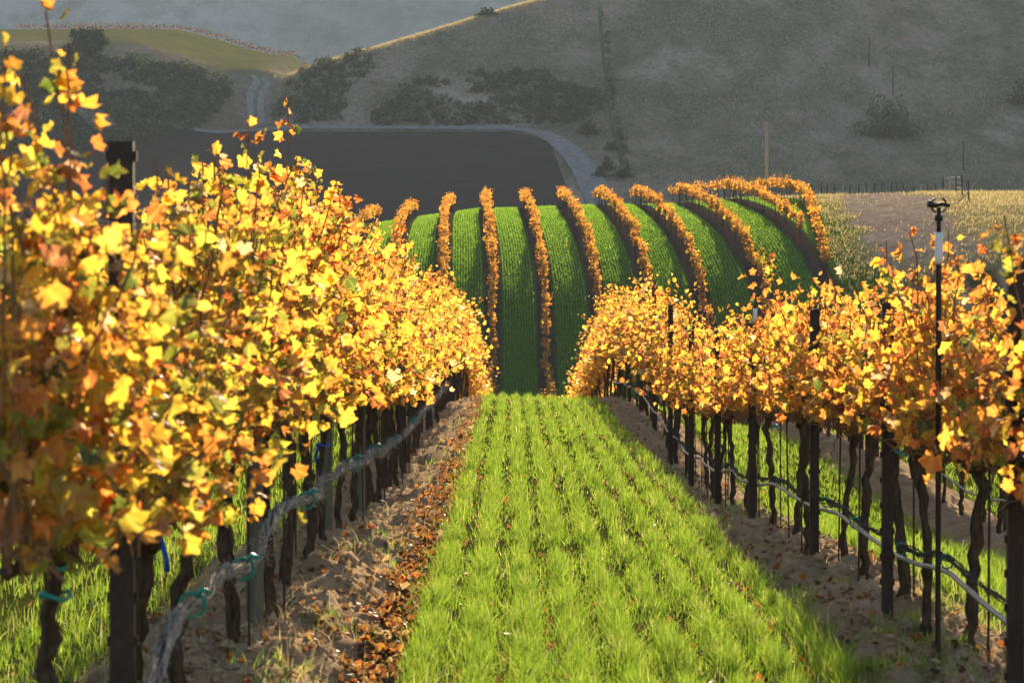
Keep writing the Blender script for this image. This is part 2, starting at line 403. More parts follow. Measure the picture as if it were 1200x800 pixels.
# ------------------------------------------------------------------ leaves and vines
PAL = np.array([(.68, .41, .048), (.69, .335, .05), (.60, .22, .045), (.45, .145, .038), (.56, .47, .055), (.24, .27, .04), (.09, .13, .025), (.60, .43, .22), (.24, .11, .05)])
def leaf_template(kind, seed):
    r = np.random.default_rng(seed)
    if kind == 0:      # five-lobed leaf, outline of 17 points
        th = np.linspace(0, 2 * math.pi, 24, endpoint=False)
        rad = .5 + .075 * np.cos(5 * th) + .028 * np.where(np.arange(24) % 2, 1, -1) + r.normal(0, .02, 24)
        rad[12] = .24                                     # notch at the stalk (th = pi)
    else:
        th = np.linspace(0, 2 * math.pi, 7, endpoint=False); rad = .5 + r.normal(0, .07, 7)
    x = rad * np.cos(th) + .12; y = rad * np.sin(th) * 1.05
    cup = r.uniform(-.5, .9); fold = r.uniform(.0, .55); curl = r.uniform(-.7, .5)
    z = -cup * (x * x + y * y) + fold * np.abs(y) + curl * np.maximum(0, x) ** 2 + r.normal(0, .05, len(x)) + .06 * np.sin(5 * th + 1)
    v = np.vstack([[0.0, 0, 0.03], np.c_[x, y, z]]); n = len(x)
    f = np.array([[0, 1 + i, 1 + (i + 1) % n] for i in range(n)])
    return v, f, np.concatenate([[0.0], np.ones(n)])
TPL = {k: [leaf_template(k, 10 + i) for i in range(7)] for k in (0, 1)}

def leaves_mesh(name, pos, size, pal_w, kind, outward=None, flat=0.0, pal=PAL, jit=.16):
    n = len(pos); vs, fs, cs, es, us = [], [], [], [], []; base = 0
    nrm = rng.normal(size=(n, 3))
    if outward is not None: nrm += outward
    nrm[:, 2] += .35 + flat
    nrm /= np.linalg.norm(nrm, axis=1, keepdims=True)
    tip = rng.normal(size=(n, 3)) * (.8, .8, .6) + (0, 0, -.8 * (flat == 0))
    tip -= (tip * nrm).sum(1, keepdims=True) * nrm; tip /= np.linalg.norm(tip, axis=1, keepdims=True) + 1e-9
    side = np.cross(nrm, tip)
    ci = rng.choice(len(pal), n, p=np.asarray(pal_w) / np.sum(pal_w))
    col = pal[ci] * np.exp(rng.normal(0, jit, (n, 1))) * np.exp(rng.normal(0, .06, (n, 3)))
    var = rng.integers(0, 7, n)
    for t in range(7):
        k = np.where(var == t)[0]
        if not len(k): continue
        tv, tf, te = TPL[kind][t]
        B = np.stack([tip[k], side[k], nrm[k]], 1)                     # (n,3,3)
        cr = np.clip(np.exp(rng.normal(.25, .5, len(k))), .3, 1.9)
        B = B * np.c_[np.ones(len(k)), rng.uniform(.72, 1.08, len(k)), cr][:, :, None]
        v = np.einsum('vi,nij->nvj', tv, B) * size[k][:, None, None] + pos[k][:, None]
        vs.append(v.reshape(-1, 3)); fs.append((tf[None] + (np.arange(len(k)) * len(tv))[:, None, None]).reshape(-1, 3) + base)
        base += len(k) * len(tv)
        us.append(np.tile(np.c_[tv[:, :2], np.zeros(len(tv))], (len(k), 1))); cs.append(np.repeat(col[k], len(tv), 0)); es.append(np.outer(rng.uniform(.2, 1.1, len(k)), te).ravel())
    return mesh_arrays(name, np.vstack(vs), [np.vstack(fs)], {'leaf_colour': np.clip(np.vstack(cs), 0, .85), 'leaf_edge': np.concatenate(es), 'leaf_uv': np.vstack(us)})

def shoot_path(y0, top, n=9, spread=.16):
    p = np.zeros((n, 3)); t = np.linspace(0, 1, n)
    lean = rng.normal(0, spread); ly = rng.normal(0, .14); bend = rng.normal(0, .10)
    droop = max(0, rng.normal(-.05, .22))
    p[:, 0] = lean * t + bend * t * t + rng.normal(0, .012, n); p[:, 1] = y0 + ly * t + rng.normal(0, .012, n)
    p[:, 2] = .90 + (top - .90) * (t - droop * t ** 3)
    return p

def vine_meshes(seed, lod, top=1.95, dens=1.0, pal_w=None, loose=1.0, zmin=.94, spread=.16, shoots_n=None):
    global rng
    rng = np.random.default_rng(seed)
    # trunk with head and two arms along the wire
    g = Geo(); n = 18 if lod == 0 else (7 if lod == 1 else 4)
    t = np.linspace(0, 1, n); ph = rng.uniform(0, 6.3)
    wob = .05 * np.sin(t * 4 + ph) * t + rng.normal(0, .007, n)
    wob2 = .05 * np.sin(t * 3 + ph * 1.7) * t + rng.normal(0, .007, n)
    pts = np.c_[wob, wob2, -.12 + t * 1.02]
    rad = (.024 + .016 * np.exp(-t * 9) + .013 * ss(.8, 1.0, t)) * (1 + .10 * rng.normal(size=n)) * rng.uniform(.85, 1.15)
    g.tube(pts, rad, 10 if lod == 0 else 6, .12 if lod == 0 else 0)
    if lod < 2:
        for s in (-1, 1):
            m = 9 if lod == 0 else 4; u = np.linspace(0, 1, m)
            a = np.c_[wob[-1] * (1 - u) + rng.normal(0, .010, m), wob2[-1] + s * u * .62, .86 + .05 * np.sin(u * 2.2) + rng.normal(0, .010, m)]
            g.tube(a, np.linspace(.026, .014, m) * (1 + .14 * rng.normal(size=m)), 7 if lod == 0 else 5, .08)
    trunk = g.mesh('vine_trunk')
    # shoots
    ns = shoots_n or (22, 12, 6)[lod]; paths = []
    g = Geo()
    for i in range(ns):
        tp = top + rng.normal(-.18, .22)
        if rng.random() < .10: tp += rng.uniform(.1, .28)
        p = shoot_path(rng.uniform(-.64, .64), tp, 10 if lod == 0 else 6, spread)
        paths.append(p)
        if lod < 2: g.tube(p, np.linspace(.0055, .0028, len(p)), 4 if lod == 0 else 3, caps=False)
    if lod == 0:                                             # short bare spurs and drooping stems below the leaves
        for i in range(48):
            y0 = rng.uniform(-.64, .64); m = 5; u = np.linspace(0, 1, m); L = rng.uniform(.12, .4)
            p = np.c_[rng.normal(0, .05) + rng.normal(0, .12) * u, y0 + rng.normal(0, .12) * u, .88 + L * u - rng.uniform(0, .5) * L * u ** 2 * 2]
            g.tube(p, np.linspace(.0052, .0025, m), 4, caps=False)
    shoots = g.mesh('vine_shoots') if lod < 2 else None
    # leaves along the shoots
    nl = int((1720, 560, 125)[lod] * dens); sz = (.064, .086, .135)[lod]
    P = np.array(paths); pi = rng.integers(0, ns, nl); u = rng.beta(1.15, 1.25, nl) * (P.shape[1] - 1.001)
    i0 = u.astype(int); fr = (u - i0)[:, None]
    base = P[pi, i0] * (1 - fr) + P[pi, i0 + 1] * fr
    off = rng.normal(0, 1, (nl, 3)) * (.145 * loose, .10 * loose, .075 * loose) * (1 - .72 * ss(1.6, 2.0, base[:, 2:3]))
    low = np.clip((1.45 - base[:, 2:3]) / .5, 0, 1)
    off[:, :1] *= 1 + .45 * low; off[:, 2:] -= .05 * low
    pos = base + off
    pos[:, 2] = np.maximum(pos[:, 2], zmin + rng.exponential(.09, nl) - .05)
    kp = (pos[:, 2] > 1.12) | (rng.random(nl) < (.45 if lod == 0 else .8)); pos, base, u, nl = pos[kp], base[kp], u[kp], int(kp.sum())
    size = sz * np.clip(np.exp(rng.normal(0, .25, nl)), .5, 1.5) * (1 - .35 * (u / (P.shape[1] - 1)))
    outw = np.c_[np.sign(pos[:, 0]) * .55, np.zeros(nl), np.zeros(nl)]
    fol = leaves_mesh('vine_foliage', pos, size, pal_w, 0 if lod == 0 else 1, outw, pal=PAL * ((1, 1, 1) if lod < 2 else (.92, .98, .6)))
    for me, k in ((trunk, 'bark'), (shoots, 'cane'), (fol, 'leaf')):
        if me: me.materials.append(M[k])
    return trunk, shoots, fol

#           yellow gold orange rust lime green dark  pale brown
PW_L = [    26,   28,  20,    6,   11,  5,    1.5,   6,  2.5]
PW_LN = [   28,   20,   12,    6,   28,  16,    5,   4,  2]
PW_R = [    24,   28,  22,    7,   8,   4,    2, 5,  3]
PW_H = [    12,   32,  24,    16,   1,   0,    0,   1,  14]
V_LN = [vine_meshes(100 + i, 0, 1.98, .76, PW_LN, .85, .96, .13) for i in range(5)]
V_L = [vine_meshes(200 + i, 0, 2.02, .92, PW_L, .85, .94, .13) for i in range(6)]
V_R = [vine_meshes(300 + i, 0, (1.62, 1.85, 1.55, 1.75, 1.9, 1.6, 1.7)[i], .47, PW_R, .75, 1.03, .12, 14) for i in range(7)]
V_M = [vine_meshes(400 + i, 1, 1.93, 1.0, PW_L) for i in range(6)]
V_H = [vine_meshes(500 + i, 2, 1.72, 1.0, PW_H, .42, .98, .045) for i in range(7)]
rng = np.random.default_rng(77)

WORDS = ['nearest', 'second', 'third', 'fourth', 'fifth', 'sixth', 'seventh', 'eighth', 'ninth', 'tenth', 'eleventh', 'twelfth', 'thirteenth', 'fourteenth', 'fifteenth', 'sixteenth', 'seventeenth', 'eighteenth']
def gz(x, y): return float(H(x, y))
def put_vine(meshes, x, y, label, group, sc=1.0, flip=None):
    r = link('grape_vine', None, label=label, cat='vine', group=group, loc=(x, y, gz(x, y)))
    r.empty_display_size = .1
    r.rotation_euler = (0, 0, (math.pi if (rng.random() < .5 if flip is None else flip) else 0) + rng.normal(0, .05))
    r.scale = (sc * rng.uniform(.92, 1.1), 1, sc * rng.uniform(.95, 1.05))
    for nm, me in zip(('trunk', 'shoots', 'foliage'), meshes):
        if me: link(nm, me, parent=r)
    return r

def tie(parent, mt, z, dx=0.03, dy=-.03, hang=0.0):
    g = Geo(); th = np.linspace(0, 2 * math.pi, 9)
    g.tube(np.c_[.040 * np.cos(th) + dx * .3, .040 * np.sin(th), z + .01 * np.sin(2 * th)], .006, 5)
    if hang > 0:
        u = np.linspace(0, 1, 7); g.tube(np.c_[dx + .02 * np.sin(u * 5), dy + 0 * u, z - hang * u], .013 * (1 - .3 * u), 5, .15)
    link('tie', g.mesh('tie'), mt, parent)

def stake(x, y, h, label):
    g = Geo(); lean = rng.normal(0, .012, 2)
    u = np.linspace(0, 1, 8); g.tube(np.c_[lean[0] * u, lean[1] * u, -.15 + (h + .15) * u], .0062, 6)
    return link('vine_stake', g.mesh('vine_stake'), M['steel'], label=label, cat='stake', group='thin stakes beside the vine trunks', loc=(x, y, gz(x, y)))

steps_l = [6.75, 8.42, 9.95, 11.15, 12.75, 14.1, 15.4, 16.9, 18.2, 19.5, 20.9]
yl = list(steps_l)
while yl[-1] < 96: yl.append(yl[-1] + 1.3 + rng.normal(0, .06))
yr = [8.3, 9.7, 10.9, 12.3, 13.5, 14.55, 16.1, 17.1, 18.45, 19.6, 21.4]
while yr[-1] < 96: yr.append(yr[-1] + 1.3 + rng.normal(0, .06))
CNT = 0
for i, y in enumerate(yl):
    x = row_x(0, y) + rng.normal(0, .025)
    ms = V_LN[i % 5] if y < 13 else (V_L[i % 6] if y < 34 else V_M[i % 6])
    if i < 18:
        lab = ('yellow-green' if y < 13 else 'golden orange') + f' vine, {WORDS[i]} along the row left of the grass lane'
    else:
        lab = 'golden orange vine deep in the row left of the grass lane'
    v = put_vine(ms, x, y, lab, 'vines of the row left of the grass lane', (.99, .86, 1.03, 1.0, 1.03)[i] if i < 5 else 1.0); CNT += 1
    if i == 1: tie(v, M['teal'], .84)
    if i == 0: tie(v, M['teal'], .78); tie(v, M['teal'], .86, .05)
    if i == 2: tie(v, M['blue'], .74); tie(v, M['blue'], .78, .07, -.05, .30)
    if i == 7: tie(v, M['blue'], .62, .03, -.02, .22)
    if 2 < i < 18:
        stake(x + rng.choice([-.07, .07]), y - rng.uniform(.03, .09), rng.uniform(.95, 1.5), f'thin rusty stake beside the {WORDS[i]} vine left of the grass lane')
for i, y in enumerate(yr):
    x = row_x(1, y) + rng.normal(0, .03)
    ms = V_R[i % 7] if y < 34 else V_M[(i + 3) % 6]
    lab = f'open golden vine, {WORDS[i]} along the row right of the grass lane' if i < 18 else 'golden vine deep in the row right of the grass lane'
    v = put_vine(ms, x, y, lab, 'vines of the row right of the grass lane', .96 if 19 < y < 36 else 1.0); CNT += 1
    if i in (5, 10): tie(v, M['teal'], .8)
    if 1 < i < 18:
        stake(x + rng.choice([-.06, .06]), y - rng.uniform(.03, .09), rng.uniform(.95, 1.4), f'thin rusty stake beside the {WORDS[i]} vine right of the grass lane')
y = 19.0
while y < 78:
    put_vine(V_R[rng.integers(7)] if y < 32 else V_M[rng.integers(6)], row_x(2, y) + rng.normal(0, .03), y, 'golden vine in the second row to the right, behind the first trunks', 'vines of the second row to the right'); CNT += 1
    y += 1.3 + rng.normal(0, .05)
y = 15.0
while y < 46:
    put_vine(V_M[rng.integers(6)], row_x(-1, y) + rng.normal(0, .03), y, 'golden vine in the second row to the left, seen between the first trunks', 'vines of the second row to the left'); CNT += 1
    y += 1.3 + rng.normal(0, .05)

# the rows climbing the hill: the biggest ones as vines of their own, the rest as one object
ROWN = {-4: 'far left', -3: 'far left', -2: 'left', -1: 'left', 0: 'row in line with the left row', 1: 'row in line with the right row'}
hill = []
for k in range(-4, 7):
    y0, y1 = 150.0, 240.0
    if k == 5: y1 = 230.0
    if k == 6: y0, y1 = 170.0, 219.0
    y = y0
    while y < y1:
        hill.append((k, float(row_x(k, y)) + rng.normal(0, .09), y)); y += 1.3
hp = HP
hd = np.concatenate([[0], np.cumsum(np.linalg.norm(np.diff(hp, axis=0), axis=1))])
for d_ in np.arange(0, hd[-1], 1.3):                                  # outermost row, curving round the shoulder
    hill.append((99, float(np.interp(d_, hd, hp[:, 0])), float(np.interp(d_, hd, hp[:, 1]))))
order = sorted(hill, key=lambda h: (0 if h[0] in (0, 1, 2, 3, 4, -1) else 1, h[2]))
n_ind = 298 - CNT
ind = [h for h in order if h[2] > 153][:n_ind]; rest = [h for h in hill if h not in set(ind)]
HL = {0: 'orange vine on the hill row that continues the row left of the lane', 1: 'orange vine on the hill row that continues the row right of the lane',
      -1: 'orange vine on the hill, one row left of the middle grass strip', 2: 'orange vine low on the hill, two rows right of the lane line',
      3: 'orange vine low on the hill, three rows right of the lane line', 4: 'orange vine low on the hill, four rows right of the lane line'}
for k, x, y in ind:
    put_vine(V_H[rng.integers(7)], x, y, HL.get(k, 'orange vine on the hill rows beyond the dip'), 'vines at the foot of the hill rows')
vs, fs, cs, es, tv, tf = [], [], [], [], [], []; b = 0; tb = 0
def raw(me):
    v = np.empty(len(me.vertices) * 3, np.float32); me.vertices.foreach_get('co', v); v = v.reshape(-1, 3)
    li = np.empty(len(me.loops), np.int32); me.loops.foreach_get('vertex_index', li)
    return v, li
RF = []
for tr_, _, fo in V_H:
    v, li = raw(fo); c = np.empty(len(v) * 4, np.float32); fo.attributes['leaf_colour'].data.foreach_get('color', c)
    e = np.empty(len(v), np.float32); fo.attributes['leaf_edge'].data.foreach_get('value', e)
    tvv, _l = raw(tr_)
    RF.append((v, li.reshape(-1, 3), c.reshape(-1, 4)[:, :3], e, tvv, np.array([list(p.vertices) for p in tr_.polygons if len(p.vertices) == 4])))
for k, x, y in rest:
    v, f, c, e, t_, tq = RF[rng.integers(7)]
    a = rng.uniform(-.1, .1) + (math.pi if rng.random() < .5 else 0) + (-.5 if k == 99 and y > 205 else 0); ca, sa = math.cos(a), math.sin(a)
    Rm = np.array([[ca, sa, 0], [-sa, ca, 0], [0, 0, 1]]); o = np.array([x, y, gz(x, y)])
    if rng.random() < .03: continue
    vs.append((v * (rng.uniform(.8, 1.35), 1, rng.uniform(.84, 1.10))) @ Rm + o); fs.append(f + b); cs.append(c * rng.uniform(.85, 1.15)); es.append(e); b += len(v)
    tv.append(t_ @ Rm + o); tf.append(tq + tb); tb += len(t_)
r = link('distant_vines', mesh_arrays('distant_vines', np.vstack(vs), [np.vstack(fs)], {'leaf_colour': np.vstack(cs), 'leaf_edge': np.concatenate(es), 'leaf_uv': np.tile([0.3, .12, 0], (b, 1))}), M['leaf'],
         kind='stuff', label='rows of orange vines climbing over the crest of the hill', cat='vines')
link('trunks', mesh_arrays('distant_trunks', np.vstack(tv), [np.vstack(tf)]), M['bark'], r, kind='stuff')

# ------------------------------------------------------------------ posts, wires, hose, netting
def steel_post(x, y, top, label, lean=0.0, w_=.058):
    """rolled open-profile steel post with notched edges"""
    g = Geo(); z0 = gz(x, y); h = top - z0
    o = np.array([(-w_ / 2, -.018), (-w_ / 2 + .004, -.020), (0, -.012), (w_ / 2 - .004, -.020), (w_ / 2, -.018), (w_ / 2, .020), (w_ / 2 - .005, .022), (w_ / 2 - .005, -.008), (0, -.004), (-w_ / 2 + .005, -.008), (-w_ / 2 + .005, .022), (-w_ / 2, .020)])
    g.prism(o, -.3, h)
    for s in (-1, 1):
        for k in range(int(h / .13)):
            g.box((s * (w_ / 2 + .004), .004, .2 + k * .13), (.010, .020, .030))
    r = link('vineyard_post', g.mesh('vineyard_post', False), M['steel'], label=label, cat='post', group='rusty steel posts along the vine rows', loc=(x, y, z0))
    r.rotation_euler = (0, lean, 0); return r
def wood_post(x, y, h, label, w_=.078):
    g = Geo(); o = []
    for i in range(32):
        a = 2 * math.pi * i / 32; rr = w_ / 2 * (1.0 if i % 2 else .86)
        o.append((rr * math.cos(a), rr * math.sin(a)))
    g.prism(o, -.3, h)
    return link('wooden_post', g.mesh('wooden_post', False), M['wood'], label=label, cat='post', group='weathered wooden posts in the left row', loc=(x, y, gz(x, y)))
def t_post(x, y, top, label, sprinkler=False):
    z0 = gz(x, y); h = top - z0
    e = link('sprinkler_post' if sprinkler else 'sleeved_post', None, label=label, cat='post', group='thin posts with white sleeves in the right row', loc=(x, y, z0))
    e.empty_display_size = .1
    s = .012
    g = Geo(); g.prism([(-s, -.004), (-.004, -.004), (-.004, -.02), (.004, -.02), (.004, -.004), (s, -.004), (s, .004), (-s, .004)], -.3, h - .10)
    for k in range(int(h / .06)): g.box((0, .006, .1 + k * .06), (.014, .006, .012))
    link('stem', g.mesh('t_post_stem', False), M['steel'], e)
    g = Geo(); u = np.linspace(0, 1, 6); g.tube(np.c_[0 * u, 0 * u - .004, h - .20 + .14 * u], .017 + .001 * np.sin(u * 3), 14)
    link('sleeve', g.mesh('sleeve'), M['white'], e)
    if sprinkler:
        hd = Geo(); hd.tube([(0, 0, h - .07), (0, 0, h + .05)], .010, 10); hd.tube([(0, 0, h - .01), (0, 0, h + .015)], .019, 10)
        hh = link('sprinkler_head', hd.mesh('sprinkler_head'), M['black'], e)
        a = Geo()
        for s_ in (-1, 1):
            th = np.linspace(0, math.pi, 7)
            a.tube(np.c_[s_ * (.012 + .022 * np.sin(th)), 0 * th, h + .03 + .06 * (1 - np.cos(th)) / 2], .005, 6)
        link('frame', a.mesh('sprinkler_frame'), M['black'], hh)
        a = Geo(); u = np.linspace(-1, 1, 9); a.tube(np.c_[.050 * u, .012 * u, h + .062 + .003 * np.sin(u * 5)], .007 + .008 * np.abs(u) * (u < 0) + .002, 8, .10)
        link('arm', a.mesh('sprinkler_arm'), M['black'], hh)
    else:
        link('cap', (lambda g: (g.tube([(0, -.004, h - .07), (0, -.004, h - .03)], .012, 8), g.mesh('post_cap'))[1])(Geo()), M['black'], e)
    return e
xl, xq = lambda y: float(row_x(0, y)), lambda y: float(row_x(1, y))
steel_post(xl(8.05), 8.05, 2.13, 'dark rusty steel post nearest the camera in the left row', w_=.072)
wood_post(xl(12.2), 12.2, 1.75, 'grooved grey wooden post, nearest wooden one in the left row')
wood_post(xl(17.2) - .02, 17.2, 1.7, 'second grooved wooden post in the left row, near a blue tie')
wood_post(xl(20.4) + .02, 20.4, 1.15, 'short pale wooden post in the left row below the leaves', .07)
for y, nm in ((24.6, 'third'), (28.9, 'fourth'), (33.1, 'fifth')):
    steel_post(xl(y), y, gz(xl(y), y) + 2.15, f'rusty steel post, {nm} tall post back in the left row')
for y in (37.3, 41.5, 45.7, 50, 54.2, 58.4):
    steel_post(xl(y), y, gz(xl(y), y) + 2.15, 'small far steel post among the leaves of the left row')
steel_post(1.91, 10.35, 1.83, 'tall dark steel post nearest the camera in the right row', w_=.064)
for y, tp, nm in ((14.9, 1.66, 'second'), (18.5, 1.62, 'third'), (23.3, 1.50, 'fourth'), (27.2, 1.42, 'fifth'), (31.2, 1.52, 'sixth'), (35.3, 1.65, 'seventh')):
    steel_post(xq(y) - .13, y * (xq(y) - .13) / xq(y), tp, f'dark steel post, {nm} one back in the right row')
for y in (39.4, 43.5, 47.6, 52):
    steel_post(xq(y), y, gz(xq(y), y) + 2.05, 'small far steel post among the leaves of the right row')
t_post(1.89, 12.1, 2.03, 'thin post with white sleeve and black sprinkler head above the right row', True)
t_post(xq(22.7) - .03, 22.7, 1.68, 'thin sleeved post without sprinkler, nearer of two in the right row')
t_post(xq(31.7) - .03, 31.7, 1.42, 'thin sleeved post without sprinkler, farther of two in the right row')
for y in (23.5, 29, 35, 41):
    steel_post(float(row_x(2, y)), y, gz(float(row_x(2, y)), y) + 1.9, 'dark steel post in the second row to the right')

def run(k, y0, y1, step, dx, hgt, sag=.0, per=4.1, wob=0.0):
    y = np.arange(y0, y1, step); x = row_x(k, y) + dx + wob * fbm(y * .9, y * 0 + k * 7.7 + dx * 50, 3)
    z = H(row_x(k, y), y) + hgt - sag * np.sin(math.pi * np.mod(y, per) / per) + wob * fbm(y * .8 + 31, y * 0 + k, 3)
    return np.c_[x, y, z]
NM = {0: 'left row', 1: 'right row', 2: 'second row to the right'}
for k in (0, 1, 2):
    for h, nm in ((.93, 'lowest'), (1.3, 'middle'), (1.68, 'top')):
        y0 = (5.2, 7.5, 18)[k]
        g = Geo(); g.tube(run(k, y0, 62, .8, .035 if k == 0 else -.035, h), .0016, 5)
        link('trellis_wire', g.mesh('trellis_wire'), M['wire'], label=f'{nm} trellis wire stretched along the {NM[k]}', cat='wire', group='trellis wires')
for k, y0 in ((1, 8.0), (2, 19.0)):
    g = Geo(); g.tube(run(k, y0, 54, .25, -.07, .385, .05, wob=.03), .0125, 8)
    h = link('drip_hose', g.mesh('drip_hose'), M['hose'], label=f'grey irrigation hose hung low along the {NM[k]}', cat='hose', group='irrigation hoses')
def netting(k, y0, y1, dx, hgt, rad, m, label, tubes=16, hook=False):
    p = run(k, y0, y1, .07, dx, hgt, .04, wob=.06)
    if hook: p[:, 2] -= .30 * (1 - ss(6.6, 8.9, p[:, 1])) ; p[:, 0] -= .05 * (1 - ss(6.6, 8.9, p[:, 1]))
    lump = .55 + .9 * np.clip(fbm(p[:, 1] * 1.3, p[:, 1] * 0 + 3.3, 3) + .45, 0, 1.1)
    g = Geo()
    for j in range(tubes):
        ph = 2 * math.pi * j / tubes; tw = p[:, 1] * rng.uniform(2.2, 5.0) + ph
        rr = rad * lump * rng.uniform(.45, 1.0)
        q = p + np.c_[np.cos(tw) * rr, rng.normal(0, .01, len(p)), np.sin(tw) * rr] + rng.normal(0, rad * .09, p.shape)
        g.tube(q, rad * .25 * lump * (1 + .25 * rng.normal(size=len(p))), 6, .12)
    for j in range(int((y1 - y0) * 90)):                                # loose threads
        a = p[rng.integers(0, len(p) - 1)]; u = np.linspace(0, 1, 5)[:, None]
        dv = rng.normal(0, 1, 3) * (rad * 1.3, rad * 3.2, rad * 1.3)
        g.tube(a + dv * u + rng.normal(0, .004, (5, 3)), .0011, 3, caps=False)
    o = link('bird_netting', g.mesh('bird_netting'), m, label=label, cat='netting')
    return o, p
o, p = netting(0, 6.2, 46, .10, .50, .024, M['net'], 'thick roll of pale bird netting tied along the left row', hook=True)
for yc in (9.0, 10.3, 13.6, 17.5, 20.6, 24.4, 29):
    a = p[np.argmin(abs(p[:, 1] - yc))]; g = Geo(); th = np.linspace(0, 2 * math.pi, 11)
    g.tube(np.c_[a[0] + .042 * np.cos(th), a[1] + .012 * np.sin(3 * th), a[2] + .042 * np.sin(th)], .007, 6)
    g.tube(np.array([a, a + (.02, -.05, .03), a + (.045, -.06, .02)]) + (.02, -.02, .03), .009, 6)
    link('clip', g.mesh('clip'), M['teal'], o)
o, p = netting(1, 8.0, 50, -.055, .425, .0145, M['netd'], 'thin dark bird netting bundled on the hose of the right row', 5)
for yc in (12.4, 14.2, 15.6, 17.6, 20.2, 22.5, 26):
    a = p[np.argmin(abs(p[:, 1] - yc))]; g = Geo(); th = np.linspace(0, 2 * math.pi, 9)
    g.tube(np.c_[a[0] + .028 * np.cos(th), a[1] + .01 * np.sin(3 * th), a[2] - .015 + .034 * np.sin(th)], .005, 6)
    link('clip', g.mesh('clip'), M['teal'], o)

# ------------------------------------------------------------------ grass
GP = np.array([(.165, .27, .022), (.225, .315, .028), (.11, .205, .016), (.32, .35, .07), (.40, .35, .15)])
def blades(name, x, y, z, h, wd, lean, segs=3, pw=(36, 28, 24, 9, 3), mt='grass', label=None, cat='grass', pal=GP):
    n = len(x); az = rng.uniform(0, 2 * math.pi, n); fa = rng.uniform(0, 2 * math.pi, n)
    d = np.c_[np.cos(az), np.sin(az)]; s = np.c_[np.cos(fa), np.sin(fa)]
    t = np.linspace(0, 1, segs + 1); V = np.zeros((n, (segs + 1) * 2, 3), np.float32)
    for i, ti in enumerate(t):
        hh = h * (ti - lean * .35 * ti ** 2); of = h * lean * ti ** 2; wv = wd * (1 - ti) ** .6 * .5 + .0004
        for j, sg in enumerate((-1, 1)):
            V[:, 2 * i + j, 0] = x + d[:, 0] * of + sg * s[:, 0] * wv
            V[:, 2 * i + j, 1] = y + d[:, 1] * of + sg * s[:, 1] * wv
            V[:, 2 * i + j, 2] = z + hh - .01
    m = (segs + 1) * 2
    q = np.array([[2 * i, 2 * i + 1, 2 * i + 3, 2 * i + 2] for i in range(segs)])
    F = (q[None] + (np.arange(n) * m)[:, None, None]).reshape(-1, 4)
    ci = rng.choice(len(pal), n, p=np.asarray(pw) / np.sum(pw))
    col = pal[ci] * np.exp(rng.normal(0, .18, (n, 1)))
    return link(name, mesh_arrays(name, V.reshape(-1, 3), [F], {'leaf_colour': np.repeat(col, m, 0), 'leaf_edge': np.zeros(n * m)}), M[mt], kind='stuff', label=label, cat=cat)

def lane(x0, x1, y0, y1, n, lines, off):
    """drilled grass: dense lines with thinner growth and bare spots between"""
    u = rng.random(n); y = 1 / (1 / y0 - u * (1 / y0 - 1 / y1))                    # equal density in view
    li = rng.integers(0, lines, n); x = x0 + (x1 - x0) * (li + .5) / lines + rng.normal(0, .031, n)
    loose = rng.random(n) < .30; x = np.where(loose, rng.uniform(x0 - .06, x1 + .06, n), x)
    cl = fbm(x * 2.5 + off, y * 1.1, 3); bare = ss(-.28, .08, cl + .25 * np.abs((x - (x0 + x1) / 2) / (x1 - x0)) * 2)
    ep = ss(.55, 1, np.abs(x - (x0 + x1) / 2) / ((x1 - x0) / 2))
    k = (rng.random(n) < .25 + .75 * bare) & (rng.random(n) < 1 - .5 * ep * (vnoise(x * 5, y * 3) < -.1))
    x, y, cl = x[k], y[k], cl[k]
    loose = loose[k]
    h = (.085 + .05 * cl + .05 * vnoise(x * 9, y * 4)) * np.exp(rng.normal(0, .25, len(x))) + .02
    return x, y, h * np.where(loose, .5, 1)
def weeds(n, k, y0, y1):
    u = rng.random(n); y = 1 / (1 / y0 - u * (1 / y0 - 1 / y1)); x = row_x(k, y) + rng.uniform(-.62, .62, n)
    q = (fbm(x * 2.6 + 50, y * 1.4, 3) > .28); x, y = x[q], y[q]
    return x, y, .06 * np.exp(rng.normal(0, .3, len(x)))
def grow(name, parts, label):
    x, y, h = (np.concatenate(q) for q in zip(*parts))
    wd = np.maximum(.0040, .00030 * y) * np.exp(rng.normal(0, .2, len(x)))
    blades(name, x, y, H(x, y, True), np.clip(h, .04, .34), wd, np.abs(rng.normal(.34, .22, len(x))), 3, label=label)
grow('lane_grass', [lane(-.52, 1.58, 8.6, 62, 185000, 9, 0), weeds(26000, 1, 9, 50), weeds(14000, 0, 7, 40)], 'bright green grass sown in lines down the lane between two vine rows')
grow('side_lane_grass', [lane(-3.7, -1.75, 5.5, 40, 40000, 11, 40), lane(2.75, 4.75, 11, 62, 60000, 11, 80), lane(5.9, 7.9, 18, 60, 16000, 11, 120)], 'green grass in the neighbouring lanes behind the vine rows')
# hill lanes
px_, py_ = [], []
for k in range(-5, 7):
    for j in range(11):
        y = np.arange(150 if k < 5 else 155, 242, .075); y = y + rng.normal(0, .05, len(y))
        px_.append(row_x(k, y) + .62 + (SP - 1.24) * (j + .5) / 11 + rng.normal(0, .03, len(y))); py_.append(y)
x = np.concatenate(px_); y = np.concatenate(py_); k = (x < np.where(y < 231, np.interp(y, HP[::-1, 1], HP[::-1, 0]) - .5, 13)); x, y = x[k], y[k]; k = rng.random(len(x)) < .55 + .45 * ss(-.3, .1, fbm(x * .8, y * .3, 2)); x, y = x[k], y[k]
blades('hill_grass', x, y, H(x, y), .125 * np.exp(rng.normal(0, .25, len(x))), np.full(len(x), .065), np.abs(rng.normal(.3, .2, len(x))), 1, (40, 26, 30, 3, 1), label='green grass sown in strips between the vine rows on the hill', pal=GP * (.88, 1.05, .8))
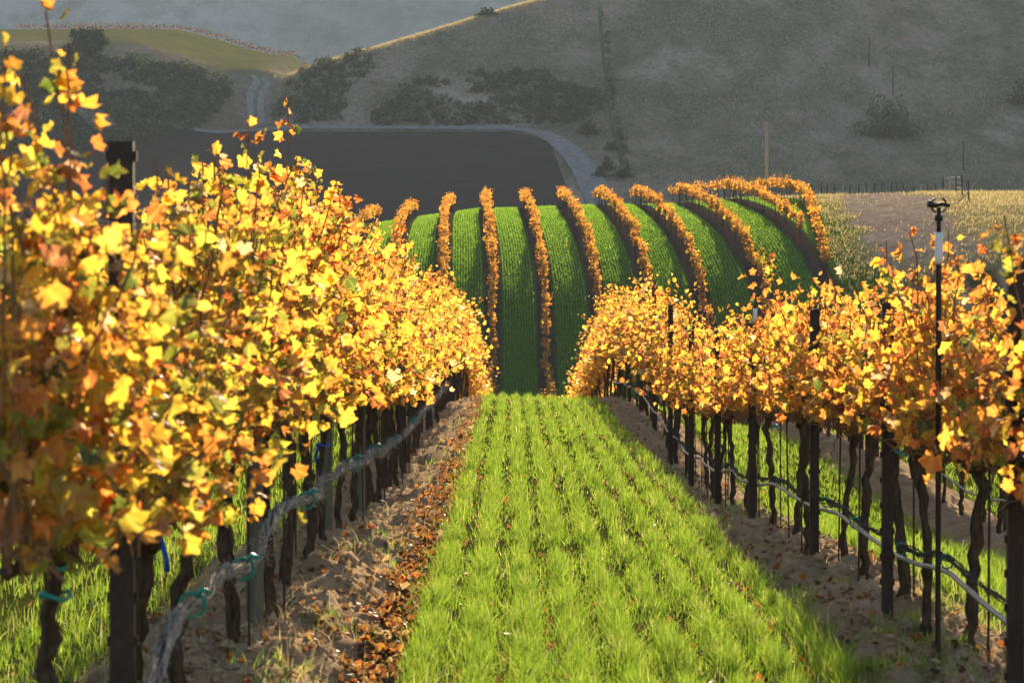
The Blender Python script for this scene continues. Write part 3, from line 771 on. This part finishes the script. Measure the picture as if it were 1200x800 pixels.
# dry golden grass on the right shoulder of the hill
DP = np.array([(.33, .26, .115), (.27, .21, .09), (.18, .18, .055), (.40, .33, .18)])
n = 170000; x = rng.uniform(14, 70, n); y = rng.uniform(148, 232, n)
cx = np.interp(y, HP[::-1, 1], HP[::-1, 0])
k = (x > cx + .7) & (rng.random(n) > .93 * dirt_zone(x, y)) & (rng.random(n) < .3 + .7 * ss(-.2, .2, fbm(x / 2, y / 3, 3)))
x, y = x[k], y[k]
blades('dry_grass', x, y, H(x, y), .17 * np.exp(rng.normal(0, .35, len(x))), np.full(len(x), .045), np.abs(rng.normal(.35, .25, len(x))), 1, (40, 30, 18, 12), label='dry golden grass on the right shoulder of the hill', pal=DP)
# straw and weeds on the bare soil strips
def strips(n, y0, y1):
    k = rng.integers(0, 2, n); u = rng.random(n); y = 1 / (1 / y0 - u * (1 / y0 - 1 / y1))
    return row_x(k, y) + rng.normal(0, .42, n), y
x, y = strips(9000, 7, 50); k = fbm(x * 1.5, y * .9, 2) > -.05; x, y = x[k], y[k]
blades('straw', x, y, H(x, y, True), .10 * np.exp(rng.normal(0, .4, len(x))), np.full(len(x), .004), np.abs(rng.normal(1.3, .6, len(x))), 3, (40, 30, 10, 20), label='dry straw and weeds on the soil strips under the vines', pal=DP)
n = 16000; x, y = strips(n, 7, 50)
oc = np.array([(1, 0, 0), (-1, 0, 0), (0, 1, 0), (0, -1, 0), (0, 0, 1), (0, 0, -1)], float)
of = np.array([[0, 2, 4], [2, 1, 4], [1, 3, 4], [3, 0, 4], [2, 0, 5], [1, 2, 5], [3, 1, 5], [0, 3, 5]])
sz_ = .0085 * np.exp(rng.exponential(.55, n)); v = oc[None] * rng.uniform(.6, 1.3, (n, 6, 1)) + rng.normal(0, .2, (n, 6, 3))
v = v * np.clip(sz_, .005, .026)[:, None, None] + np.c_[x, y, H(x, y, True)][:, None]
link('soil_clods', mesh_arrays('soil_clods', v.reshape(-1, 3), [(of[None] + (np.arange(n) * 6)[:, None, None]).reshape(-1, 3)], smooth=False), M['clod'], kind='stuff', label='crumbs and clods of dry soil under the vines', cat='soil')
# fallen leaves
n = 8000; u = rng.random(n); y = 1 / (1 / 7.5 - u * (1 / 7.5 - 1 / 55)); pick = rng.random(n)
x = np.where(pick < .62, -.58 + rng.normal(0, .07, n) , np.where(pick < .74, row_x(0, y) + rng.normal(0, .4, n), np.where(pick < .90, row_x(1, y) + rng.normal(-.2, .4, n), rng.uniform(-.5, 1.5, n))))
n = len(x)
me = leaves_mesh('fallen_leaves', np.c_[x, y, H(x, y, True) + .018], .038 * np.clip(np.exp(rng.normal(0, .3, n)), .5, 1.5), [1, 2, 8, 34, 0, 0, 0, 5, 60], 1, None, 1.3, pal=PAL * (.42, .46, .5))
link('fallen_leaves', me, M['leaf'], kind='stuff', label='brown and orange fallen vine leaves in the furrows', cat='leaves')

# ------------------------------------------------------------------ far trees, scrub, fences, poles
BP = np.array([(.030, .066, .012), (.048, .088, .016), (.020, .042, .010), (.055, .060, .028), (.07, .06, .04)])
def clump(cx, cy, cz, w_, h_, n, q):
    u = rng.normal(size=(n, 3)); u /= np.linalg.norm(u, axis=1, keepdims=True); u[:, 2] = np.abs(u[:, 2])
    lob = 1 + .35 * np.sin(u[:, 0] * 5 + cx) * np.sin(u[:, 1] * 4 + cy) + .2 * np.sin(u[:, 2] * 9 + cx * 3)
    return np.c_[cx, cy, cz] + u * np.c_[w_ / 2, w_ / 2, h_] * lob[:, None] * (rng.random((n, 1)) ** .35), np.full(n, q)
def inside(poly, n):
    poly = np.array(poly, float); out = []
    while len(out) < n:
        p = poly.min(0) + rng.random(2) * (poly.max(0) - poly.min(0)); c = False
        for (x0, y0), (x1, y1) in zip(poly, np.roll(poly, -1, 0)):
            if (y0 > p[1]) != (y1 > p[1]) and p[0] < (x1 - x0) * (p[1] - y0) / (y1 - y0) + x0: c = not c
        if c: out.append(p)
    return out
def scrub(name, polys, label):
    ps, sz = [], []
    for poly, n, s0 in polys:
        for px, py in inside(poly, n):
            w3 = at(px, py, 300, 800)
            if w3 is None: continue
            if fbm(w3[0] / 9, w3[1] / 9, 2) < -.33: continue
            w_ = s0 * math.exp(rng.normal(0, .3)); p_, q_ = clump(w3[0], w3[1], w3[2] - .1, w_, w_ * .62, 46, .17 * w_)
            ps.append(p_); sz.append(q_)
    ps = np.vstack(ps); sz = np.concatenate(sz)
    link(name, leaves_mesh(name, ps, sz, [34, 24, 26, 10, 6], 1, None, pal=BP, jit=.25), M['bush'], kind='stuff', label=label, cat='scrub')
scrub('scrub', [([(-40, 60), (120, 68), (230, 78), (272, 96), (268, 112), (240, 148), (205, 160), (120, 175), (-40, 180)], 2000, 1.45)], 'dark green brush covering the knoll below the oak')
scrub('hillside_scrub', [([(335, 100), (360, 78), (436, 56), (440, 80), (408, 105), (400, 142), (325, 147), (318, 140)], 420, 1.35),
                         ([(435, 125), (480, 96), (560, 85), (640, 84), (652, 98), (712, 108), (705, 135), (670, 146), (440, 148)], 1000, 1.3)], 'dark green brush in patches below the sunlit ridge')
def shrub(px, py, w_, h_, label, pw=(34, 24, 26, 10, 6), group=None, y0=300):
    p3 = at(px, py, y0, 900)
    while p3 is None: py += 2; p3 = at(px, py, y0, 900)
    nq = 420 if w_ < 6 else 2200
    p_, q_ = clump(0, 0, 0, w_, h_, nq, (.11 if w_ < 6 else .045) * max(w_, h_))
    me = leaves_mesh('shrub_foliage', p_, q_, pw, 1, None, pal=BP if w_ < 6 else BP * 1.5 + .02, jit=.25)
    r = link('shrub', None, label=label, cat='shrub', group=group, loc=p3)
    link('foliage', me, M['bush'], r)
    g = Geo()
    for i in range(5):
        a = rng.uniform(0, 6.28); g.tube([(0, 0, -.2), (.2 * w_ * math.cos(a) * .4, .2 * w_ * math.sin(a) * .4, h_ * .35), (.25 * w_ * math.cos(a), .25 * w_ * math.sin(a), h_ * .7)], [.06, .045, .02], 5)
    link('stem', g.mesh('shrub_stem'), M['bark'], r)
scrub('path_brush', [([(705, 20), (711, 20), (722, 120), (739, 200), (733, 200), (716, 120)], 130, .9)], 'line of low dark brush beside the straight hill path')
shrub(690, 158, 3.6, 2.2, 'rounded dark bush beside the bend of the dirt road')
shrub(712, 200, 2.6, 2.0, 'dark bush right of the road, beside the lower path')
shrub(703, 208, 2.2, 1.4, 'low bush touching the road just below the path bushes')
shrub(730, 208, 3.2, 1.3, 'low spreading bush at the foot of the path')
shrub(716, 176, 2.4, 1.2, 'small bush beside the path halfway to the road')
shrub(1040, 160, 10.0, 5.6, 'wide bare grey-brown bush alone on the right hillside', (6, 6, 10, 40, 40))
shrub(1197, 122, 4.5, 3.4, 'dark bush high on the right hillside at the picture edge', (10, 20, 30, 20, 20))
shrub(571, 15, 4.0, 1.3, 'single low bush on the sunlit ridge line')
# oak on the knoll
p3 = at(100, 73, 300, 900); ps, sz = [], []
for i in range(26):
    a = rng.uniform(0, 6.28); rr = 4.3 * math.sqrt(rng.random()); zz = rng.uniform(1.0, 4.6)
    rr *= math.sqrt(max(.15, 1 - ((zz - 1.8) / 3.3) ** 2))
    p_, q_ = clump(rr * math.cos(a), rr * math.sin(a), zz, 2.6, 1.5, 240, .36); ps.append(p_); sz.append(q_)
r = link('oak_tree', None, label='round dense oak standing on the knoll above the brush', cat='tree', loc=p3)
link('crown', leaves_mesh('oak_crown', np.vstack(ps), np.concatenate(sz), [30, 16, 34, 14, 3], 1, None, pal=BP, jit=.3), M['bush'], r)
g = Geo(); g.tube([(0, 0, -.5), (.1, 0, 1.2), (.0, .1, 2.6), (.1, 0, 4.4)], [.42, .34, .26, .12], 9, .06)
for a in (0.4, 1.9, 3.3, 4.8): g.tube([(0, 0, 1.6), (1.0 * math.cos(a), 1.0 * math.sin(a), 2.8), (2.0 * math.cos(a), 2.0 * math.sin(a), 4.0)], [.2, .14, .06], 6, .05)
link('trunk', g.mesh('oak_trunk'), M['bark'], r)
TP = np.array([(.24, .18, .13), (.32, .25, .18), (.16, .17, .085), (.11, .14, .06), (.42, .35, .25)])
n = 90000; px = rng.uniform(330, 1230, n); yv = np.where(rng.random(n) < .2, rng.uniform(400, 490, n), rng.uniform(490, 585, n)); px = np.where(yv < 492, rng.uniform(735, 1230, n), px); x = (px - 600) / 3200 * yv
k = (fbm(x / 14, yv / 22, 4) + .35 * vnoise(x / 1.5, yv / 9) + .18 * np.sin(yv * .9 + 3 * fbm(x / 20, yv / 20, 2)) > -.05) & (x > -43.5 + .9 * np.maximum(0, yv - 520)) ; x, yv = x[k], yv[k]
blades('hillside_grass', x, yv, H(x, yv), .32 * np.exp(rng.normal(0, .4, len(x))), np.full(len(x), .16), np.abs(rng.normal(.5, .3, len(x))), 1, (34, 26, 18, 10, 12), label='rough dry grass tussocks over the shaded hillside', pal=TP)
# golden grass fringe added along the ridge to make its rim light
n = 16000; x = rng.uniform(-46, 16, n); cr_ = 46 + smin((x + 44) * .42, 29.0, 8.0)
y = 489 + (cr_ - 33) / .384 + rng.normal(1.5, 3.0, n)
blades('rim_light_grass', x, y, H(x, y), .42 * np.exp(rng.normal(0, .3, n)), np.full(n, .09), np.abs(rng.normal(.35, .25, n)), 1, (40, 30, 4, 26), label='golden grass fringe added to make the rim light along the ridge line', pal=DP)
# thin row of vines on the plateau
ps = []
for x in np.arange(-112, -36, .55):
    yy = 622 + .05 * (x + 80); z = gz(x, yy)
    if z < 20: continue
    ps.append(np.c_[x, yy, z + .8] + rng.normal(0, 1, (10, 3)) * (.3, .35, .36))
ps = np.vstack(ps)
link('plateau_vines', leaves_mesh('plateau_vines', ps, np.full(len(ps), .34), [0, 0, 2, 20, 0, 6, 20, 0, 55], 1, pal=PAL * .7), M['bush'], kind='stuff', label='thin orange vine row along the edge of the far plateau', cat='vines')

# wire fence behind the right shoulder
def fence(pts, label, hs):
    a = np.array(pts[0]); r = link('wire_fence', None, label=label, cat='fence', group='post and wire fences on the right shoulder', loc=(a[0], a[1], gz(*a)))
    o = np.array([a[0], a[1], gz(*a)]); tops = []
    for (x, y), h in zip(pts, hs):
        z = gz(x, y); g = Geo(); ln = rng.normal(0, .05, 2)
        g.tube(np.array([(x, y, z - .3), (x + ln[0] * .5, y + ln[1] * .5, z + h * .5), (x + ln[0], y + ln[1], z + h)]) - o, [.06, .055, .05], 7)
        link('post', g.mesh('fence_post'), M['pole' if rng.random() < .2 else 'steel'], r); tops.append((x, y, z, h))
    g = Geo()
    for f in (.35, .62, .9): g.tube(np.array([(x, y, z + h * f) for x, y, z, h in tops]) - o, .003, 4)
    link('wire', g.mesh('fence_wire'), M['steel'], r)
fp = []
for px in list(range(952, 1110, 9)): fp.append(((px - 600) / 3200 * 222 + rng.normal(0, .08), 222 + rng.normal(0, .2)))
fence(fp, 'line of dark fence posts behind the bare dirt track', [1.15 + .3 * rng.random() for _ in fp])
fp = [((505 + 7.5 * i) / 3200 * (218 - 8.5 * i), 218 - 8.5 * i) for i in range(5)]
fence(fp, 'fence running down beside the dry grass towards the vines', [1.3 + .3 * rng.random() for _ in fp])

def pole(x, y, ztop, r0, label, arm=False, group='wooden poles on the hills', m='pole'):
    z = gz(x, y); h = ztop - z
    e = link('utility_pole', None, label=label, cat='pole', group=group, loc=(x, y, z)); g = Geo()
    g.tube([(0, 0, -.5), (0, 0, h * .5), (.02, 0, h)], [r0, r0 * .9, r0 * .75], 10)
    link('shaft', g.mesh('pole_shaft'), M[m], e)
    g = Geo(); g.box((-.14, 0, h - .25), (.34, .1, .12)); g.tube([(-.26, 0, h - .2), (-.26, 0, h - .02)], .05, 8)
    link('bracket', g.mesh('pole_bracket'), M[m], e)
pole((898 - 600) / 3200 * 262, 262, 1.65 + 214 / 3200 * 262,   .21, 'tall pale wooden pole behind the hill vines')
for px, t_, b_, nm in ((1018, 45, 78, 'highest'), (1046, 78, 112, 'middle'), (1129, 166, 200, 'lowest')):
    q3 = at(px, b_, 300, 900); pole(q3[0], q3[1], q3[2] + (b_ - t_) / 3200 * q3[1], .14, f'thin dark pole on the shaded hillside, {nm} of three', m='steel')
steel_post((849 - 600) / 3200 * 226, 226, 1.65 + (357 - 205) / 3200 * 226, 'single small dark post above the vines on the hill crest', w_=.16)
# pale bent stalk above the dry grass
b3 = at(1114, 240, 150, 300) or (34, 212, gz(34, 212)); k = b3[1] / 3200
g = Geo(); u = np.linspace(0, 1, 10); g.tube(np.c_[43 * k * u, 0 * u, -.2 + (48 * k) * u ** 1.25], np.linspace(.05, .03, 10), 6)
link('bent_stalk', g.mesh('bent_stalk'), M['net'], label='long pale bare stalk leaning above the dry grass', cat='stalk', loc=b3)

# ------------------------------------------------------------------ air
g = Geo(); g.box((20, 740, 76), (1500, 1560, 168))
m, n_, l_ = mat('air'); pv = N(n_, 'ShaderNodeVolumePrincipled'); pv.inputs['Density'].default_value = .00008
pv.inputs['Color'].default_value = (.66, .78, 1.0, 1); pv.inputs['Anisotropy'].default_value = .2
oo = N(n_, 'ShaderNodeOutputMaterial'); l_.new(pv.outputs[0], oo.inputs['Volume'])
link('haze', g.mesh('haze', False), m, kind='stuff', label='thin blue evening haze over the valley', cat='haze')
